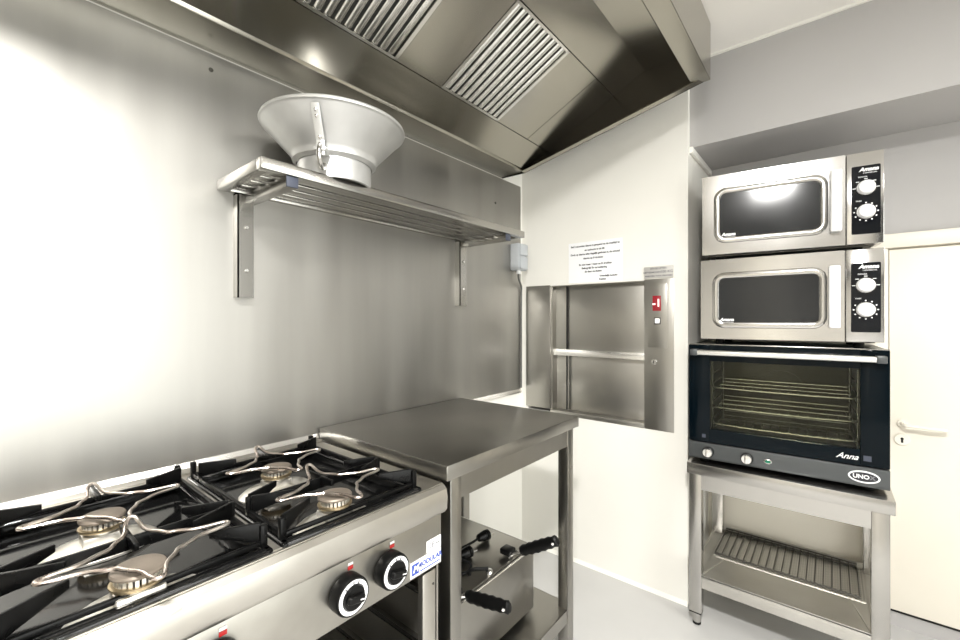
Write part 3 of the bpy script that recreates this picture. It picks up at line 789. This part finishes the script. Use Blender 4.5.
# ------------------------------------------------------------------ microwaves
MW, MD, MH = .558, .42, .322
def microwave(label, p, th, zf):
    m = local('microwave_oven', label, 'microwave', p, th, 'stacked commercial microwaves')
    b = S('mw_steel').box(0, MW, .022, MD, zf, zf+MH, .004)
    b.use('steel_dark').box(.02, MW-.02, .04, MD-.02, zf-.004, zf+.001)
    obj('casing', b, parent=m, world=False)
    z = zf
    pw = .457        # door width
    wx0, wx1, wz0, wz1 = .058, .392, z+.060, z+.252
    d = S('mw_steel').box(0, wx0, 0, .021, z, z+MH).box(wx1, pw-.0015, 0, .021, z, z+MH).box(wx0, wx1, 0, .021, z, wz0).box(wx0, wx1, 0, .021, wz1, z+MH)
    do = obj('microwave_door', d, parent=m, world=False)
    # raised rounded bezel
    def rr(x0, x1, z0, z1, r, y, k=6):
        out = []
        for cx, cz, a0 in ((x1-r, z1-r, 0), (x0+r, z1-r, 90), (x0+r, z0+r, 180), (x1-r, z0+r, 270)):
            for i in range(k+1):
                a = math.radians(a0+90*i/k); out.append((cx+r*math.cos(a), y, cz+r*math.sin(a)))
        return out
    bz = S('mw_steel').tube(rr(wx0-.004, wx1+.004, wz0-.004, wz1+.004, .032, -.001), .008, 10, closed=True, flat=(.012, .006))
    obj('window_bezel', bz, parent=do, world=False)
    pane = S('mw_glass').prism([(a[0], a[2]) for a in rr(wx0, wx1, wz0, wz1, .024, 0)], 'y', -.0005, .004)
    pane.use('mw_panel').prism([(a[0], a[2]) for a in rr(wx0-.002, wx1+.002, wz0-.002, wz1+.002, .028, 0)], 'y', .0005, .003)
    po = obj('window_pane', pane, parent=do, world=False)
    lg = S('white_ink').text('Amana', .017, face_mx((wx0+.036, -.001, wz0+.018), (1, 0, 0)), shear=.3, bold=.0008)
    lg.box(wx0+.022, wx0+.060, -.0014, -.0008, wz0+.0065, wz0+.0085)
    obj('window_print', lg, parent=po, world=False)
    h = S('white_plastic').box(.411, .443, -.034, -.004, z+.048, z+.268, .005, 3); h.use('mw_steel').box(.418, .436, -.006, .0, z+.055, z+.075).box(.418, .436, -.006, .0, z+.240, z+.260)
    obj('handle', h, parent=do, world=False)
    fas = obj('fascia', S('mw_steel').box(pw+.0015, MW, 0, .021, z, z+MH, .002), parent=m, world=False)
    pn = obj('control_panel', S('mw_panel').prism([(a[0], a[2]) for a in rr(.472, .549, z+.034, z+.274, .004, 0, 3)], 'y', -.0015, .001), parent=m, world=False)
    kc = .5105
    pr_ = S('white_ink')
    pr_.text('Amana', .018, face_mx((.518, -.0018, z+.260), (1, 0, 0)), shear=.3, bold=.0008); pr_.text('COMMERCIAL', .006, face_mx((.521, -.0018, z+.2475), (1, 0, 0)))
    obj('brand_print', pr_, parent=pn, world=False); pr_ = S('white_ink')
    pr_.text('POWER', .007, face_mx((.502, -.0018, z+.2345), (1, 0, 0))); pr_.text('TIMER', .006, face_mx((.491, -.0018, z+.1505), (1, 0, 0)))
    for kz, n, a0, a1, big in ((z+.196, 5, 0, 180, 0), (z+.112, 11, -210, 90, 1)):
        for i in range(n):
            a = math.radians(a0+(a1-a0)*i/(n-1)); rad = .0315
            if big: pr_.lathe([(0, 0), (.0024, 0), (.0024, .0004), (0, .0004)], n=10, mx=Matrix.Translation((kc+rad*math.cos(a), -.0015, kz+rad*math.sin(a))) @ Matrix.Rotation(PI/2, 4, 'X'))
            else: pr_.box(kc+rad*math.cos(a)-.0045, kc+rad*math.cos(a)+.0045, -.0019, -.0015, kz+rad*math.sin(a)-.0012, kz+rad*math.sin(a)+.0012)
    obj('dial_print', pr_, parent=pn, world=False)
    for kz in (z+.196, z+.112):
        mx = Matrix.Translation((kc, -.0015, kz)) @ Matrix.Rotation(PI/2, 4, 'X')
        k = S('steel_bright').lathe([(0, 0), (.0265, 0), (.0265, .004), (.025, .006), (0, .006)], n=36, mx=mx)
        k.use('white_plastic').lathe([(0, .006), (.0245, .006), (.0225, .020), (.019, .0235), (0, .0245)], n=36, mx=mx)
        obj('control_knob', k, parent=pn, world=False)
    for u in (.06, MW-.06):
        for v in (.07, MD-.07): obj('foot', S('rubber').cyl((u, v, 0), (u, v, zf+.001), .016, 14, bev=.002), parent=m, world=False)
    return m
zov = .668+z0+OVH
microwave('lower stainless steel microwave, standing directly on the blue-black oven', (1.950, .416, zov+.0005), math.radians(2.6), .024)
microwave('upper stainless steel microwave on top of another microwave', (1.952, .411, zov+.0005+.024+MH+.0005), math.radians(6.6), .022)

# ------------------------------------------------------------------ ceiling lamps (light from above the viewer)
def ceiling_lamp(label, x, y, r, power, size):
    l = thing('ceiling_lamp', label, 'ceiling lamp', (x, y, ZC))
    obj('lamp_base', S('white_plastic').lathe([(0, 0), (r, 0), (r, -.030), (r-.008, -.036), (r-.012, -.034), (r-.012, -.012), (0, -.012)], (x, y, ZC), 48), parent=l)
    ld = bpy.data.lights.new('lamp_light', 'AREA'); ld.shape = 'DISK'; ld.size = size; ld.energy = power; ld.color = (1, .985, .955)
    lo = bpy.data.objects.new('lamp_light', ld); COL.objects.link(lo); lo.parent = l; lo.location = (0, 0, -.04)
    return l
ceiling_lamp('round white ceiling lamp above the middle of the kitchen', -.24, -.15, .15, 92, .22)
ceiling_lamp('round white ceiling lamp added at the unseen rear of the kitchen', .9, -1.5, .24, 12, .42)  # unseen second lamp, added for soft fill from behind

# ------------------------------------------------------------------ world, camera, view
w = bpy.data.worlds.new('world'); SC.world = w; w.use_nodes = True
w.node_tree.nodes['Background'].inputs[0].default_value = (1, .99, .965, 1)
w.node_tree.nodes['Background'].inputs[1].default_value = 5.5
po_ = bpy.data.lights.new('daylight_portal', 'AREA'); po_.shape = 'RECTANGLE'; po_.size = WX1-WX0; po_.size_y = WZ1-WZ0; po_.cycles.is_portal = True
pl_ = bpy.data.objects.new('daylight_portal', po_); COL.objects.link(pl_); pl_.location = ((WX0+WX1)/2, YF-.12, (WZ0+WZ1)/2); pl_.rotation_euler = (PI/2, 0, 0)
cam = bpy.data.cameras.new('camera'); co = bpy.data.objects.new('camera', cam); COL.objects.link(co)
cam.sensor_width = 36; cam.lens = 36*425/960; cam.clip_start = .02
co.location = (0, 0, 1.25); co.rotation_euler = (PI/2, 0, math.radians(39.5-90))
SC.camera = co
SC.cycles.use_denoising = True
SC.cycles.max_bounces = 10; SC.cycles.diffuse_bounces = 5; SC.cycles.glossy_bounces = 6; SC.cycles.transparent_max_bounces = 12
SC.cycles.sample_clamp_indirect = 6
SC.view_settings.view_transform = 'Standard'; SC.view_settings.look = 'None'
SC.view_settings.exposure = 0.34; SC.view_settings.gamma = 1
SC.view_settings.use_curve_mapping = False
